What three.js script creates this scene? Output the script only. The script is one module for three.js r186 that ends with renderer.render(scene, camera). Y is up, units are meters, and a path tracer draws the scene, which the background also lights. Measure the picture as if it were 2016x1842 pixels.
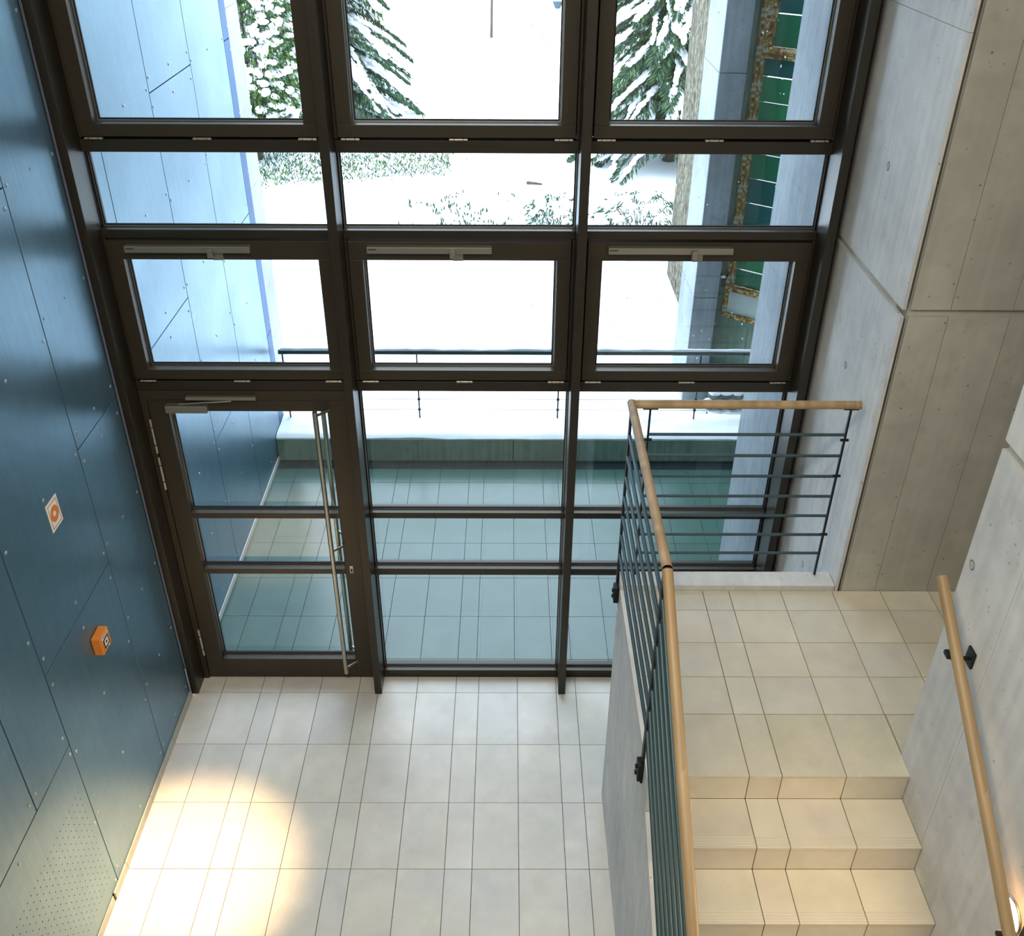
import * as THREE from 'three';
import { mergeGeometries } from 'three/addons/utils/BufferGeometryUtils.js';
import { RoundedBoxGeometry } from 'three/addons/geometries/RoundedBoxGeometry.js';
import { RectAreaLightUniformsLib } from 'three/addons/lights/RectAreaLightUniformsLib.js';

// ---------------------------------------------------------------- camera, sky, exposure
const scene = new THREE.Scene();
const camera = new THREE.PerspectiveCamera(51.672, 2016 / 1842, 0.05, 300);
camera.position.set(0, 5.518, 5.294);
camera.setRotationFromMatrix(new THREE.Matrix4().makeBasis(
  new THREE.Vector3(0.999989, 0.004444, 0.001556),
  new THREE.Vector3(-0.002879, 0.838611, -0.544723),
  new THREE.Vector3(-0.003726, 0.544712, 0.838615)));
const renderer = new THREE.WebGLRenderer();
renderer.toneMapping = THREE.LinearToneMapping;
renderer.toneMappingExposure = 1.6;
renderer.shadowMap.enabled = true;
RectAreaLightUniformsLib.init();
scene.background = new THREE.Color(0.80, 0.875, 1.07);   // even, overcast winter sky
scene.backgroundIntensity = 4.1;

// ---------------------------------------------------------------- helpers
function rng(seed) { let a = seed >>> 0; return () => { a = (a + 0x6D2B79F5) | 0; let t = Math.imul(a ^ (a >>> 15), 1 | a); t = (t + Math.imul(t ^ (t >>> 7), 61 | t)) ^ t; return ((t ^ (t >>> 14)) >>> 0) / 4294967296; }; }
const V = (x, y, z) => new THREE.Vector3(x, y, z);
// uv in metres, taken from the face direction
function uvm(g) {
  const p = g.attributes.position, n = g.attributes.normal, uv = new Float32Array(p.count * 2);
  for (let i = 0; i < p.count; i++) {
    const ax = Math.abs(n.getX(i)), ay = Math.abs(n.getY(i)), az = Math.abs(n.getZ(i));
    let u, v;
    if (ax >= ay && ax >= az) { u = p.getZ(i); v = p.getY(i); } else if (ay >= az) { u = p.getX(i); v = p.getZ(i); } else { u = p.getX(i); v = p.getY(i); }
    uv[2 * i] = u; uv[2 * i + 1] = v;
  }
  g.setAttribute('uv', new THREE.BufferAttribute(uv, 2));
  return g;
}
const bx = (x0, x1, y0, y1, z0, z1) => uvm(new THREE.BoxGeometry(x1 - x0, y1 - y0, z1 - z0).translate((x0 + x1) / 2, (y0 + y1) / 2, (z0 + z1) / 2));
const rb = (x0, x1, y0, y1, z0, z1, r = 0.003) => uvm(new RoundedBoxGeometry(x1 - x0, y1 - y0, z1 - z0, 1, r).translate((x0 + x1) / 2, (y0 + y1) / 2, (z0 + z1) / 2));
function cyl(a, b, r, r2 = r, seg = 10) {
  const d = b.clone().sub(a), g = new THREE.CylinderGeometry(r2, r, d.length(), seg);
  g.translate(0, d.length() / 2, 0); g.applyQuaternion(new THREE.Quaternion().setFromUnitVectors(V(0, 1, 0), d.clone().normalize())); g.translate(a.x, a.y, a.z);
  return g;
}
const tube = (pts, r, seg = 40, rad = 12, tension = 0.5) => new THREE.TubeGeometry(new THREE.CatmullRomCurve3(pts, false, 'catmullrom', tension), seg, r, rad, false);
const strip = (g) => { const o = g.index ? g.toNonIndexed() : g; for (const k of Object.keys(o.attributes)) if (!['position', 'normal', 'uv'].includes(k)) o.deleteAttribute(k); return o; };
const join = (gs) => (Array.isArray(gs) ? (gs.length === 1 ? gs[0] : mergeGeometries(gs.map(strip))) : gs);
function part(name, gs, mat, parent) {
  const m = new THREE.Mesh(join(gs), mat); m.name = name; m.castShadow = m.receiveShadow = true;
  if (parent) parent.add(m);
  return m;
}
const taken = new Map();
function numbered(name) { const n = taken.get(name) ?? 0; taken.set(name, n + 1); return n ? name + '_' + String(n).padStart(3, '0') : name; }
// adds a finished thing: its origin is moved to the middle of its base, parts keep their place
function put(o, label, category, opt = {}) {
  o.name = numbered(o.name);
  const box = new THREE.Box3().setFromObject(o), b = V((box.min.x + box.max.x) / 2, box.min.y, (box.min.z + box.max.z) / 2);
  if (o.isMesh) { o.geometry.translate(-b.x, -b.y, -b.z); } else for (const c of o.children) c.position.sub(b);
  o.position.add(b);
  o.userData = { label, category };
  if (opt.group) o.userData.group = opt.group;
  if (opt.kind) o.userData.kind = opt.kind;
  scene.add(o);
  return o;
}
function grp(name) { const g = new THREE.Group(); g.name = name; return g; }
const ST = { kind: 'structure' };

// ---------------------------------------------------------------- procedural textures
function lattice(n, seed) { const r = rng(seed), a = new Float32Array(n * n); for (let i = 0; i < n * n; i++) a[i] = r(); return (x, y) => {
  const xi = Math.floor(x), yi = Math.floor(y), fx = x - xi, fy = y - yi, sx = fx * fx * (3 - 2 * fx), sy = fy * fy * (3 - 2 * fy);
  const X0 = ((xi % n) + n) % n, X1 = (X0 + 1) % n, Y0 = ((yi % n) + n) % n, Y1 = (Y0 + 1) % n;
  return (a[Y0 * n + X0] * (1 - sx) + a[Y0 * n + X1] * sx) * (1 - sy) + (a[Y1 * n + X0] * (1 - sx) + a[Y1 * n + X1] * sx) * sy; }; }
function fbm(base, oct, seed) { const L = []; for (let i = 0; i < oct; i++) L.push([lattice(base << i, seed + i * 17), base << i, 0.5 ** i]); const tot = L.reduce((s, l) => s + l[2], 0);
  return (u, v) => { let s = 0; for (const [f, n, w] of L) s += f(u * n, v * n) * w; return s / tot; }; }
function tex(size, metres, fn, srgb = true) {
  const d = new Uint8Array(size * size * 4), c = [0, 0, 0];
  for (let y = 0; y < size; y++) for (let x = 0; x < size; x++) { fn(x / size, y / size, c); const i = (y * size + x) * 4; d[i] = Math.max(0, Math.min(255, c[0])); d[i + 1] = Math.max(0, Math.min(255, c[1])); d[i + 2] = Math.max(0, Math.min(255, c[2])); d[i + 3] = 255; }
  const t = new THREE.DataTexture(d, size, size, THREE.RGBAFormat);
  t.wrapS = t.wrapT = THREE.RepeatWrapping; t.magFilter = THREE.LinearFilter; t.minFilter = THREE.LinearMipmapLinearFilter; t.generateMipmaps = true;
  if (srgb) t.colorSpace = THREE.SRGBColorSpace;
  t.repeat.set(1 / metres, 1 / metres); t.needsUpdate = true;
  return t;
}
function dots(n, seed, rmin, rmax) { const r = rng(seed), list = []; for (let i = 0; i < n; i++) list.push([r(), r(), rmin + (rmax - rmin) * r() ** 3, 0.4 + 0.6 * r()]);
  const G = 32, grid = Array.from({ length: G * G }, () => []);
  for (const p of list) for (let a = -1; a <= 1; a++) for (let b = -1; b <= 1; b++) grid[((Math.floor(p[1] * G) + a + G) % G) * G + (Math.floor(p[0] * G) + b + G) % G].push(p);
  return (u, v) => { let s = 0; for (const p of grid[Math.min(G - 1, Math.floor(v * G)) * G + Math.min(G - 1, Math.floor(u * G))]) { let dx = Math.abs(u - p[0]), dy = Math.abs(v - p[1]); dx = Math.min(dx, 1 - dx); dy = Math.min(dy, 1 - dy); const q = Math.sqrt(dx * dx + dy * dy) / p[2]; if (q < 1) s = Math.max(s, p[3] * (1 - q * q)); } return s; }; }

// mottled cream stoneware tiles, a few tones
const tileTex = [0, 1, 2].map((k) => { const a = fbm(4, 6, 11 + k), b = fbm(16, 4, 31 + k), sp = dots(260, 7 + k, 0.001, 0.004);
  return tex(512, 1.3, (u, v, c) => { const n = (a(u, v) - 0.5) * 24 + (b(u, v) - 0.5) * 14 - sp(u, v) * 22; const w = (a(v, u) - 0.5) * 10; c[0] = 224 + n + k * 3 - 3; c[1] = 218 + n + w * 0.3 + k * 2 - 2; c[2] = 207 + n - w; }); });
const tileBump = (() => { const a = fbm(16, 4, 91); return tex(256, 0.7, (u, v, c) => { c[0] = c[1] = c[2] = 255 * a(u, v); }, false); })();
const tileMats = tileTex.map((t) => new THREE.MeshStandardMaterial({ map: t, roughness: 0.42, bumpMap: tileBump, bumpScale: 0.0006 }));
const stairMats = tileTex.map((t) => new THREE.MeshStandardMaterial({ map: t, color: 0xf3f2ea, roughness: 0.55, bumpMap: tileBump, bumpScale: 0.0006 }));
const ribTex = tex(128, 0.0128 * 4, (u, v, c) => { c[0] = c[1] = c[2] = 127 + 127 * Math.sin(u * Math.PI * 8) * Math.sin(v * Math.PI * 8); }, false);
const ribMats = tileTex.map((t) => new THREE.MeshStandardMaterial({ map: t, color: 0xefede2, roughness: 0.6, bumpMap: ribTex, bumpScale: 0.002 }));
const terraceShadeMats = tileTex.map((t) => new THREE.MeshStandardMaterial({ map: t, color: 0x567a76, roughness: 0.22, bumpMap: tileBump, bumpScale: 0.0002 }));  // same cream tile as indoors, darkened teal to stand in for shade
const grout = new THREE.MeshStandardMaterial({ color: 0x5e5a52, roughness: 0.95 });
const pick = (list, r) => list[Math.floor(r() * list.length) % list.length];
// cast concrete with pores, stains and faint streaks
function concreteTex(seed, r0, g0, b0, streak) { const a = fbm(3, 6, seed), b = fbm(24, 3, seed + 5), st = lattice(64, seed + 9), p = dots(330, seed + 3, 0.001, 0.0042), big = dots(14, seed + 4, 0.01, 0.03);
  return tex(1024, 1.7, (u, v, c) => { const n = (a(u, v) - 0.5) * 46 + (b(u, v) - 0.5) * 16 + (st(u * 64, v * 3) - 0.5) * streak - p(u, v) * 85 - big(u, v) * 14; c[0] = r0 + n; c[1] = g0 + n; c[2] = b0 + n * 0.96; }); }
const concreteBump = (() => { const a = fbm(24, 4, 71), p = dots(330, 206, 0.001, 0.0042); return tex(512, 1.7, (u, v, c) => { c[0] = c[1] = c[2] = 200 * a(u, v) + 40 - 150 * p(u, v); }, false); })();
const concrete = new THREE.MeshStandardMaterial({ map: concreteTex(203, 206, 206, 204, 12), roughness: 0.8, bumpMap: concreteBump, bumpScale: 0.0012 });
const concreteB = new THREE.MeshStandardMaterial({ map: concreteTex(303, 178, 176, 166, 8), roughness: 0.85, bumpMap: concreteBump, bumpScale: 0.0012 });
const concreteWet = new THREE.MeshStandardMaterial({ map: concreteTex(403, 140, 164, 148, 22), roughness: 0.7, bumpMap: concreteBump, bumpScale: 0.0012 });
const concreteOut = new THREE.MeshStandardMaterial({ map: concreteTex(603, 138, 146, 152, 14), roughness: 0.8, bumpMap: concreteBump, bumpScale: 0.0012 });
const plaster = new THREE.MeshStandardMaterial({ color: 0xdad8d2, roughness: 0.9 });
const pebble = (() => { const a = fbm(64, 3, 601), st = lattice(128, 604); return new THREE.MeshStandardMaterial({ roughness: 1, map: tex(512, 2.6, (u, v, c) => { const n = (a(u, v) - 0.5) * 150 + (st(u * 128, v * 20) - 0.5) * 90; c[0] = 84 + n * 0.75; c[1] = 78 + n * 0.75; c[2] = 60 + n * 0.7; }), bumpMap: tex(512, 2.6, (u, v, c) => { c[0] = c[1] = c[2] = 255 * a(u, v) * 0.6 + 100 * st(u * 128, v * 20); }, false), bumpScale: 0.02 }); })();
// blue-grey coated metal sheet
const panelTex = (() => { const a = fbm(3, 5, 801), st = lattice(256, 805), b = fbm(32, 3, 807); return tex(512, 2.0, (u, v, c) => { const n = (a(u, v) - 0.5) * 22 + (st(u * 256, v * 4) - 0.5) * 7 + (b(u, v) - 0.5) * 7; c[0] = 104 + n; c[1] = 137 + n; c[2] = 155 + n; }); })();
const panelRough = (() => { const a = fbm(4, 5, 811); return tex(256, 2.0, (u, v, c) => { c[0] = 0; c[1] = 120 + 60 * (a(u, v) - 0.5); c[2] = 0; }, false); })();
const panelMat = new THREE.MeshStandardMaterial({ map: panelTex, metalness: 0.6, roughness: 0.68, roughnessMap: panelRough });
const panelEdge = new THREE.MeshStandardMaterial({ map: panelTex, color: 0x88b4ec, metalness: 0.5, roughness: 0.5 });
const dark = new THREE.MeshStandardMaterial({ color: 0x1b1d1f, roughness: 0.9 });
const screwMat = new THREE.MeshStandardMaterial({ color: 0xb9bec2, metalness: 0.9, roughness: 0.35 });
// facade metal
const frameMat = new THREE.MeshStandardMaterial({ color: 0x403b33, metalness: 0.55, roughness: 0.36 });
const sashMat = new THREE.MeshStandardMaterial({ color: 0x443d32, metalness: 0.45, roughness: 0.42 });
const gasket = new THREE.MeshStandardMaterial({ color: 0x0d0d0d, roughness: 0.7 });
const bead = new THREE.MeshStandardMaterial({ color: 0xc2c8ca, metalness: 0.9, roughness: 0.3 });
const steel = new THREE.MeshStandardMaterial({ color: 0xb8b4a6, metalness: 0.9, roughness: 0.32 });
const alu = new THREE.MeshStandardMaterial({ color: 0x9a978c, metalness: 0.7, roughness: 0.4 });
const glass = new THREE.MeshPhysicalMaterial({ color: 0xf4fbfa, roughness: 0.0, transmission: 1, thickness: 0, ior: 1.45 });
const railSteel = new THREE.MeshStandardMaterial({ color: 0x3d545b, metalness: 0.35, roughness: 0.42 });
const railBlack = new THREE.MeshStandardMaterial({ color: 0x14181b, metalness: 0.3, roughness: 0.5 });
const wood = (() => { const st = lattice(128, 901), a = fbm(4, 4, 905); return new THREE.MeshStandardMaterial({ roughness: 0.45, map: (() => { const t = tex(256, 1, (u, v, c) => { const n = (st(v * 128, u * 3) - 0.5) * 34 + (a(u, v) - 0.5) * 26; c[0] = 172 + n; c[1] = 145 + n; c[2] = 108 + n; }); t.repeat.set(1, 1); return t; })() }); })();
const snow = new THREE.MeshStandardMaterial({ color: 0xf4f7fa, roughness: 0.9 });
const orange = new THREE.MeshStandardMaterial({ color: 0xe8862c, roughness: 0.45 });
const whitePlastic = new THREE.MeshStandardMaterial({ color: 0xf2f0ea, roughness: 0.5 });

// ---------------------------------------------------------------- key places (metres, facade at z = 0)
const CEIL = 6.45, BACK = 7.2, FAR_R = 4.4, XL = -2.43, XR = 1.896;
const YL = 1.87, ZK = 0.976;             // landing level and its far edge
const ZN = 2.309, XW0 = 0.65, XW1 = 0.70, XSR = 1.875;   // first nosing, stair wall, stair right wall
const GAP = 0.0022;

// tiles laid between lists of joint lines
function layTiles(parent, xs, zs, y, mats, seed, keep = () => true, thick = 0.012) {
  const r = rng(seed);
  for (let i = 0; i + 1 < xs.length; i++) for (let j = 0; j + 1 < zs.length; j++) {
    const x0 = xs[i], x1 = xs[i + 1], z0 = zs[j], z1 = zs[j + 1];
    if (!keep((x0 + x1) / 2, (z0 + z1) / 2)) continue;
    const g = bx(x0 + GAP, x1 - GAP, y - thick, y, z0 + GAP, z1 - GAP), ou = r() * 3, ov = r() * 3, uv = g.attributes.uv;
    for (let k = 0; k < uv.count; k++) uv.setXY(k, uv.getX(k) + ou, uv.getY(k) + ov);
    part('tile', g, pick(mats, r), parent);
  }
}
// ---------------------------------------------------------------- hall floor
{
  const f = grp('floor');
  part('screed', bx(-2.7, FAR_R, -0.2, -0.006, -0.3, BACK), grout, f);
  const xs = [-2.425, -2.205, -1.905, -1.753, -1.453, -1.153, -1.002, -0.702, -0.402, -0.226, 0.074, 0.374, 0.525, 0.825, 1.125, 1.277, 1.577, 1.89];
  const zs = [-0.186, -0.016]; for (let k = 1; k <= 8; k++) zs.push(-0.016 + 0.508 * k);
  layTiles(f, xs, zs, 0, tileMats, 21, (x, z) => !(x > 0.7 && z > 1.2), 0.012);
  put(f, 'pale cream tiled floor of the entrance hall', 'floor', ST);
}
// skirting of tile strips at the foot of the left wall
{
  const g = grp('baseboard_left'), zs = [0.03, 0.492, 1.0, 1.508, 1.72];
  for (let i = 0; i + 1 < zs.length; i++) part('skirting_tile', bx(XL, -2.419, 0.001, 0.062, zs[i] + 0.002, zs[i + 1] - 0.002), concreteB, g);
  let z = 1.735; while (z < BACK - 0.3) { part('skirting_tile', bx(XL, -2.424, 0.001, 0.058, z + 0.002, z + 0.5), concreteB, g); z += 0.508; }
  put(g, 'low grey tile skirting along the blue panel wall', 'skirting', ST);
}
// ---------------------------------------------------------------- left wall of metal panels
function panelWall(name, label, cols, zBackEnds, mats) {
  const w = grp(name);
  part('backing', bx(XL - 0.3, XL - 0.012, zBackEnds[2], CEIL, zBackEnds[0], zBackEnds[1]), dark, w);
  const screwG = new THREE.SphereGeometry(0.0105, 8, 5, 0, Math.PI * 2, 0, Math.PI / 2).rotateZ(-Math.PI / 2).scale(0.5, 1, 1);
  for (const [z0, z1, ys, m, noMid] of cols) for (let i = 0; i + 1 < ys.length; i++) {
    const y0 = ys[i] + 0.004, y1 = ys[i + 1] - 0.004, a = z0 + 0.004, b = z1 - 0.004;
    if (m === 'skip') continue;
    const p = part('panel', rb(XL - 0.012, XL, y0, y1, a, b, 0.0015), m || panelMat, w);
    const sc = [], ny = Math.max(2, Math.round((y1 - y0) / 0.7) + 1), zz = b - a > 0.5 ? [a + 0.034, (a + b) / 2, b - 0.034] : b - a > 0.3 ? [a + 0.034, b - 0.034] : [a + 0.03];
    for (let k = 0; k < ny; k++) for (const zq of zz) sc.push(screwG.clone().translate(XL, y0 + 0.09 + (y1 - y0 - 0.18) * k / (ny - 1), zq));
    part('screws', sc, screwMat, p).userData.kind = 'stuff';
  }
  return w;
}
{
  const w = panelWall('wall_left', '', [
    [0.035, 0.667, [0.06, 2.62, 4.9, CEIL]],
    [0.667, 1.632, [0.06, 1.822, 4.11, CEIL]],
    [1.632, 2.07, [1.302, 3.59, 5.9, CEIL]],
    [2.07, 3.04, [1.302, 3.59, 5.9, CEIL]],
    [3.04, 4.0, [0.06, 2.1, 4.4, CEIL]], [4.0, 4.97, [0.06, 1.3, 3.6, CEIL]], [4.97, 5.94, [0.06, 2.1, 4.4, CEIL]], [5.94, 7.0, [0.06, 1.3, 3.6, CEIL]],
  ], [0.0, BACK, 0.0]);
  // panel with a field of round perforations
  const sh = new THREE.Shape([new THREE.Vector2(1.636, 0.064), new THREE.Vector2(3.036, 0.064), new THREE.Vector2(3.036, 1.298), new THREE.Vector2(1.636, 1.298)]);
  for (let i = 0; i < 22; i++) for (let j = 0; j < 15; j++) { const h = new THREE.Path(), cx = 1.706 + i * 0.0425, cy = 0.2 + j * 0.0565; for (let k = 0; k <= 8; k++) { const t = -k / 8 * Math.PI * 2, px = cx + 0.0046 * Math.cos(t), py = cy + 0.0046 * Math.sin(t); k ? h.lineTo(px, py) : h.moveTo(px, py); } sh.holes.push(h); }
  const pg = new THREE.ExtrudeGeometry(sh, { depth: 0.012, bevelEnabled: false }); // shape x -> z, shape y -> y, depth -> x
  pg.applyMatrix4(new THREE.Matrix4().makeBasis(V(0, 0, 1), V(0, 1, 0), V(-1, 0, 0))); pg.translate(XL, 0, 0);
  const pm = part('panel', uvm(pg), panelMat, w);
  const sg = new THREE.SphereGeometry(0.0105, 8, 5).scale(0.5, 1, 1);
  part('screws', [[1.655, 0.1], [1.655, 0.655], [2.33, 0.135], [2.33, 1.235], [1.655, 1.25], [3.0, 0.1], [3.0, 1.25]].map(([z, y]) => sg.clone().translate(XL, y, z)), screwMat, pm).userData.kind = 'stuff';
  put(w, 'tall wall of blue grey metal panels with rivets, inside the hall', 'wall', ST);

  const e = panelWall('wall_left_terrace', '', [
    [-0.557, -0.29, [0.06, 1.9, 4.08, CEIL]],
    [-1.55, -0.557, [0.06, 2.605, 4.9, CEIL]],
    [-2.553, -1.55, [0.06, 1.315, 4.075, CEIL]],
    [-3.572, -2.553, [0.06, 2.587, 4.9, CEIL]],
    [-3.765, -3.572, [0.3, 1.315, 2.3, 4.072, CEIL], panelEdge],
  ], [-3.765, -0.27, 0.0]);
  for (const [z0, z1] of [[-0.8, -0.29], [-1.31, -0.8], [-1.82, -1.31], [-2.33, -1.82], [-2.84, -2.33], [-3.34, -2.84]]) part('skirting_tile', bx(XL, -2.418, 0.001, 0.055, z0 + 0.002, z1 - 0.002), plaster, e);
  put(e, 'blue metal panel wall beside the tiled terrace outdoors', 'wall', ST);
  const c = grp('wall_left_end'), ys = [-0.2, 1.2, 2.75, 4.3, CEIL];
  for (let i = 0; i < 4; i++) part('concrete_lift', bx(XL - 0.3, XL - 0.004, ys[i] + 0.002, ys[i + 1] - 0.002, -4.19, -3.768), concrete, c);
  put(c, 'pale concrete end of the blue panel wall outdoors', 'wall', ST);
}
// orange ring sign and call point on the left wall
{
  const s = grp('fire_safety_sign'), z0 = 1.023, z1 = 1.155, y0 = 2.405, y1 = 2.573, x = XL + 0.0006, cy = (y0 + y1) / 2, cz = (z0 + z1) / 2;
  part('plate', bx(x, x + 0.003, y0, y1, z0, z1), whitePlastic, s);
  const fr = (a, b, m, n) => { const h = [bx(x + 0.003, x + b, y0 + a, y0 + a + m, z0 + a, z1 - a), bx(x + 0.003, x + b, y1 - a - m, y1 - a, z0 + a, z1 - a), bx(x + 0.003, x + b, y0 + a + m, y1 - a - m, z0 + a, z0 + a + m), bx(x + 0.003, x + b, y0 + a + m, y1 - a - m, z1 - a - m, z1 - a)]; part(n, h, orange, s); };
  fr(0.012, 0.0036, 0.006, 'border');
  const ring = new THREE.Shape(); ring.absarc(0, 0, 0.047, 0, Math.PI * 2); const hole = new THREE.Path(); hole.absarc(0, 0, 0.016, 0, Math.PI * 2, true); ring.holes.push(hole);
  part('ring', uvm(new THREE.ExtrudeGeometry(ring, { depth: 0.0008, bevelEnabled: false, curveSegments: 28 }).rotateY(Math.PI / 2).translate(x + 0.003, cy, cz)), orange, s);
  put(s, 'square white sign with an orange ring on the blue panel wall', 'sign');
  const a = grp('fire_call_point');
  const X0 = XL + 0.0005, A0 = 1.0, A1 = 1.125, B0 = 1.485, B1 = 1.61;
  part('housing', rb(X0, X0 + 0.058, B0, B1, A0, A1, 0.008), orange, a);
  part('label_strip', bx(X0 + 0.058, X0 + 0.0588, B1 - 0.034, B1 - 0.014, A0 + 0.02, A1 - 0.02), whitePlastic, a);
  part('window_frame', [bx(X0 + 0.058, X0 + 0.061, B0 + 0.028, B0 + 0.034, A0 + 0.03, A1 - 0.03), bx(X0 + 0.058, X0 + 0.061, B0 + 0.082, B0 + 0.088, A0 + 0.03, A1 - 0.03), bx(X0 + 0.058, X0 + 0.061, B0 + 0.034, B0 + 0.082, A0 + 0.03, A0 + 0.036), bx(X0 + 0.058, X0 + 0.061, B0 + 0.034, B0 + 0.082, A1 - 0.036, A1 - 0.03)], dark, a);
  part('press_plate', bx(X0 + 0.058, X0 + 0.0594, B0 + 0.034, B0 + 0.082, A0 + 0.036, A1 - 0.036), whitePlastic, a);
  part('press_dot', cyl(V(X0 + 0.0594, B0 + 0.058, (A0 + A1) / 2), V(X0 + 0.0602, B0 + 0.058, (A0 + A1) / 2), 0.009, 0.009, 16), dark, a);
  part('lettering', [0, 1, 2, 3, 4].map((k) => bx(X0 + 0.0588, X0 + 0.0591, B1 - 0.029, B1 - 0.019, A0 + 0.03 + k * 0.013, A0 + 0.038 + k * 0.013)), dark, a);
  part('keyhole_cap', cyl(V(X0 + 0.058, B0 + 0.013, A0 + 0.04), V(X0 + 0.061, B0 + 0.013, A0 + 0.04), 0.006, 0.006, 12), whitePlastic, a);
  put(a, 'orange fire call point box on the blue panel wall', 'call point');
}
// ---------------------------------------------------------------- facade
const POST = [-2.405, -0.995, 0.415, 1.825], BAY = [-1.70, -0.29, 1.12], FTOP = 6.2;
POST.forEach((x, i) => {
  const t = grp('trim_' + (i + 1));
  part('post', rb(x - 0.027, x + 0.027, 0.0, FTOP, -0.19, 0.0, 0.003), frameMat, t);
  part('outer_cap', rb(x - 0.027, x + 0.027, 0.0, FTOP, -0.30, -0.262, 0.003), frameMat, t);
  part('core', bx(x - 0.012, x + 0.012, 0, FTOP, -0.262, -0.19), gasket, t);
  if (i === 3) part('wall_closer', rb(x + 0.0275, XR - 0.0005, 0, FTOP, -0.262, -0.1, 0.002), frameMat, t);
  put(t, ['grey metal facade post against the blue panel wall', 'grey metal facade post beside the door handle', 'dark metal facade post between the two tall fixed glazings', 'dark metal facade post against the concrete reveal'][i], 'post', ST);
});
const ZG = -0.245;      // glass plane
function beading(x0, x1, y0, y1, z) { const w = 0.007; return [bx(x0, x1, y0, y0 + w, z, z + 0.012), bx(x0, x1, y1 - w, y1, z, z + 0.012), bx(x0, x0 + w, y0 + w, y1 - w, z, z + 0.012), bx(x1 - w, x1, y0 + w, y1 - w, z, z + 0.012)]; }
function ringBars(x0, x1, y0, y1, l, b, t, z0, z1) { return [rb(x0, x1, y0, y0 + b, z0, z1), rb(x0, x1, y1 - t, y1, z0, z1), rb(x0, x0 + l, y0 + b, y1 - t, z0, z1), rb(x1 - l, x1, y0 + b, y1 - t, z0, z1)]; }
function paneIn(parent, x0, x1, y0, y1) {
  const p = part('pane', bx(x0, x1, y0, y1, ZG - 0.004, ZG), glass, parent);
  part('glazing_bead', beading(x0, x1, y0, y1, ZG + 0.0005), bead, p);
  part('gasket', beading(x0 + 0.007, x1 - 0.007, y0 + 0.007, y1 - 0.007, ZG + 0.0005), gasket, p);
  return p;
}
function hinge(parent, c, along) {   // three knuckles
  const d = along === 'x' ? V(1, 0, 0) : V(0, 1, 0), L = along === 'x' ? 0.1 : 0.26, gs = [];
  for (const [a, b] of [[-0.5, -0.27], [-0.24, 0.24], [0.27, 0.5]]) gs.push(cyl(c.clone().addScaledVector(d, a * L), c.clone().addScaledVector(d, b * L), along === 'x' ? 0.0075 : 0.011, undefined, 10));
  part('hinge', gs, steel, parent);
}
const where = ['over the hinged glass door', 'in the middle bay', 'in the bay beside the concrete reveal'];
let wn = 1;
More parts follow.
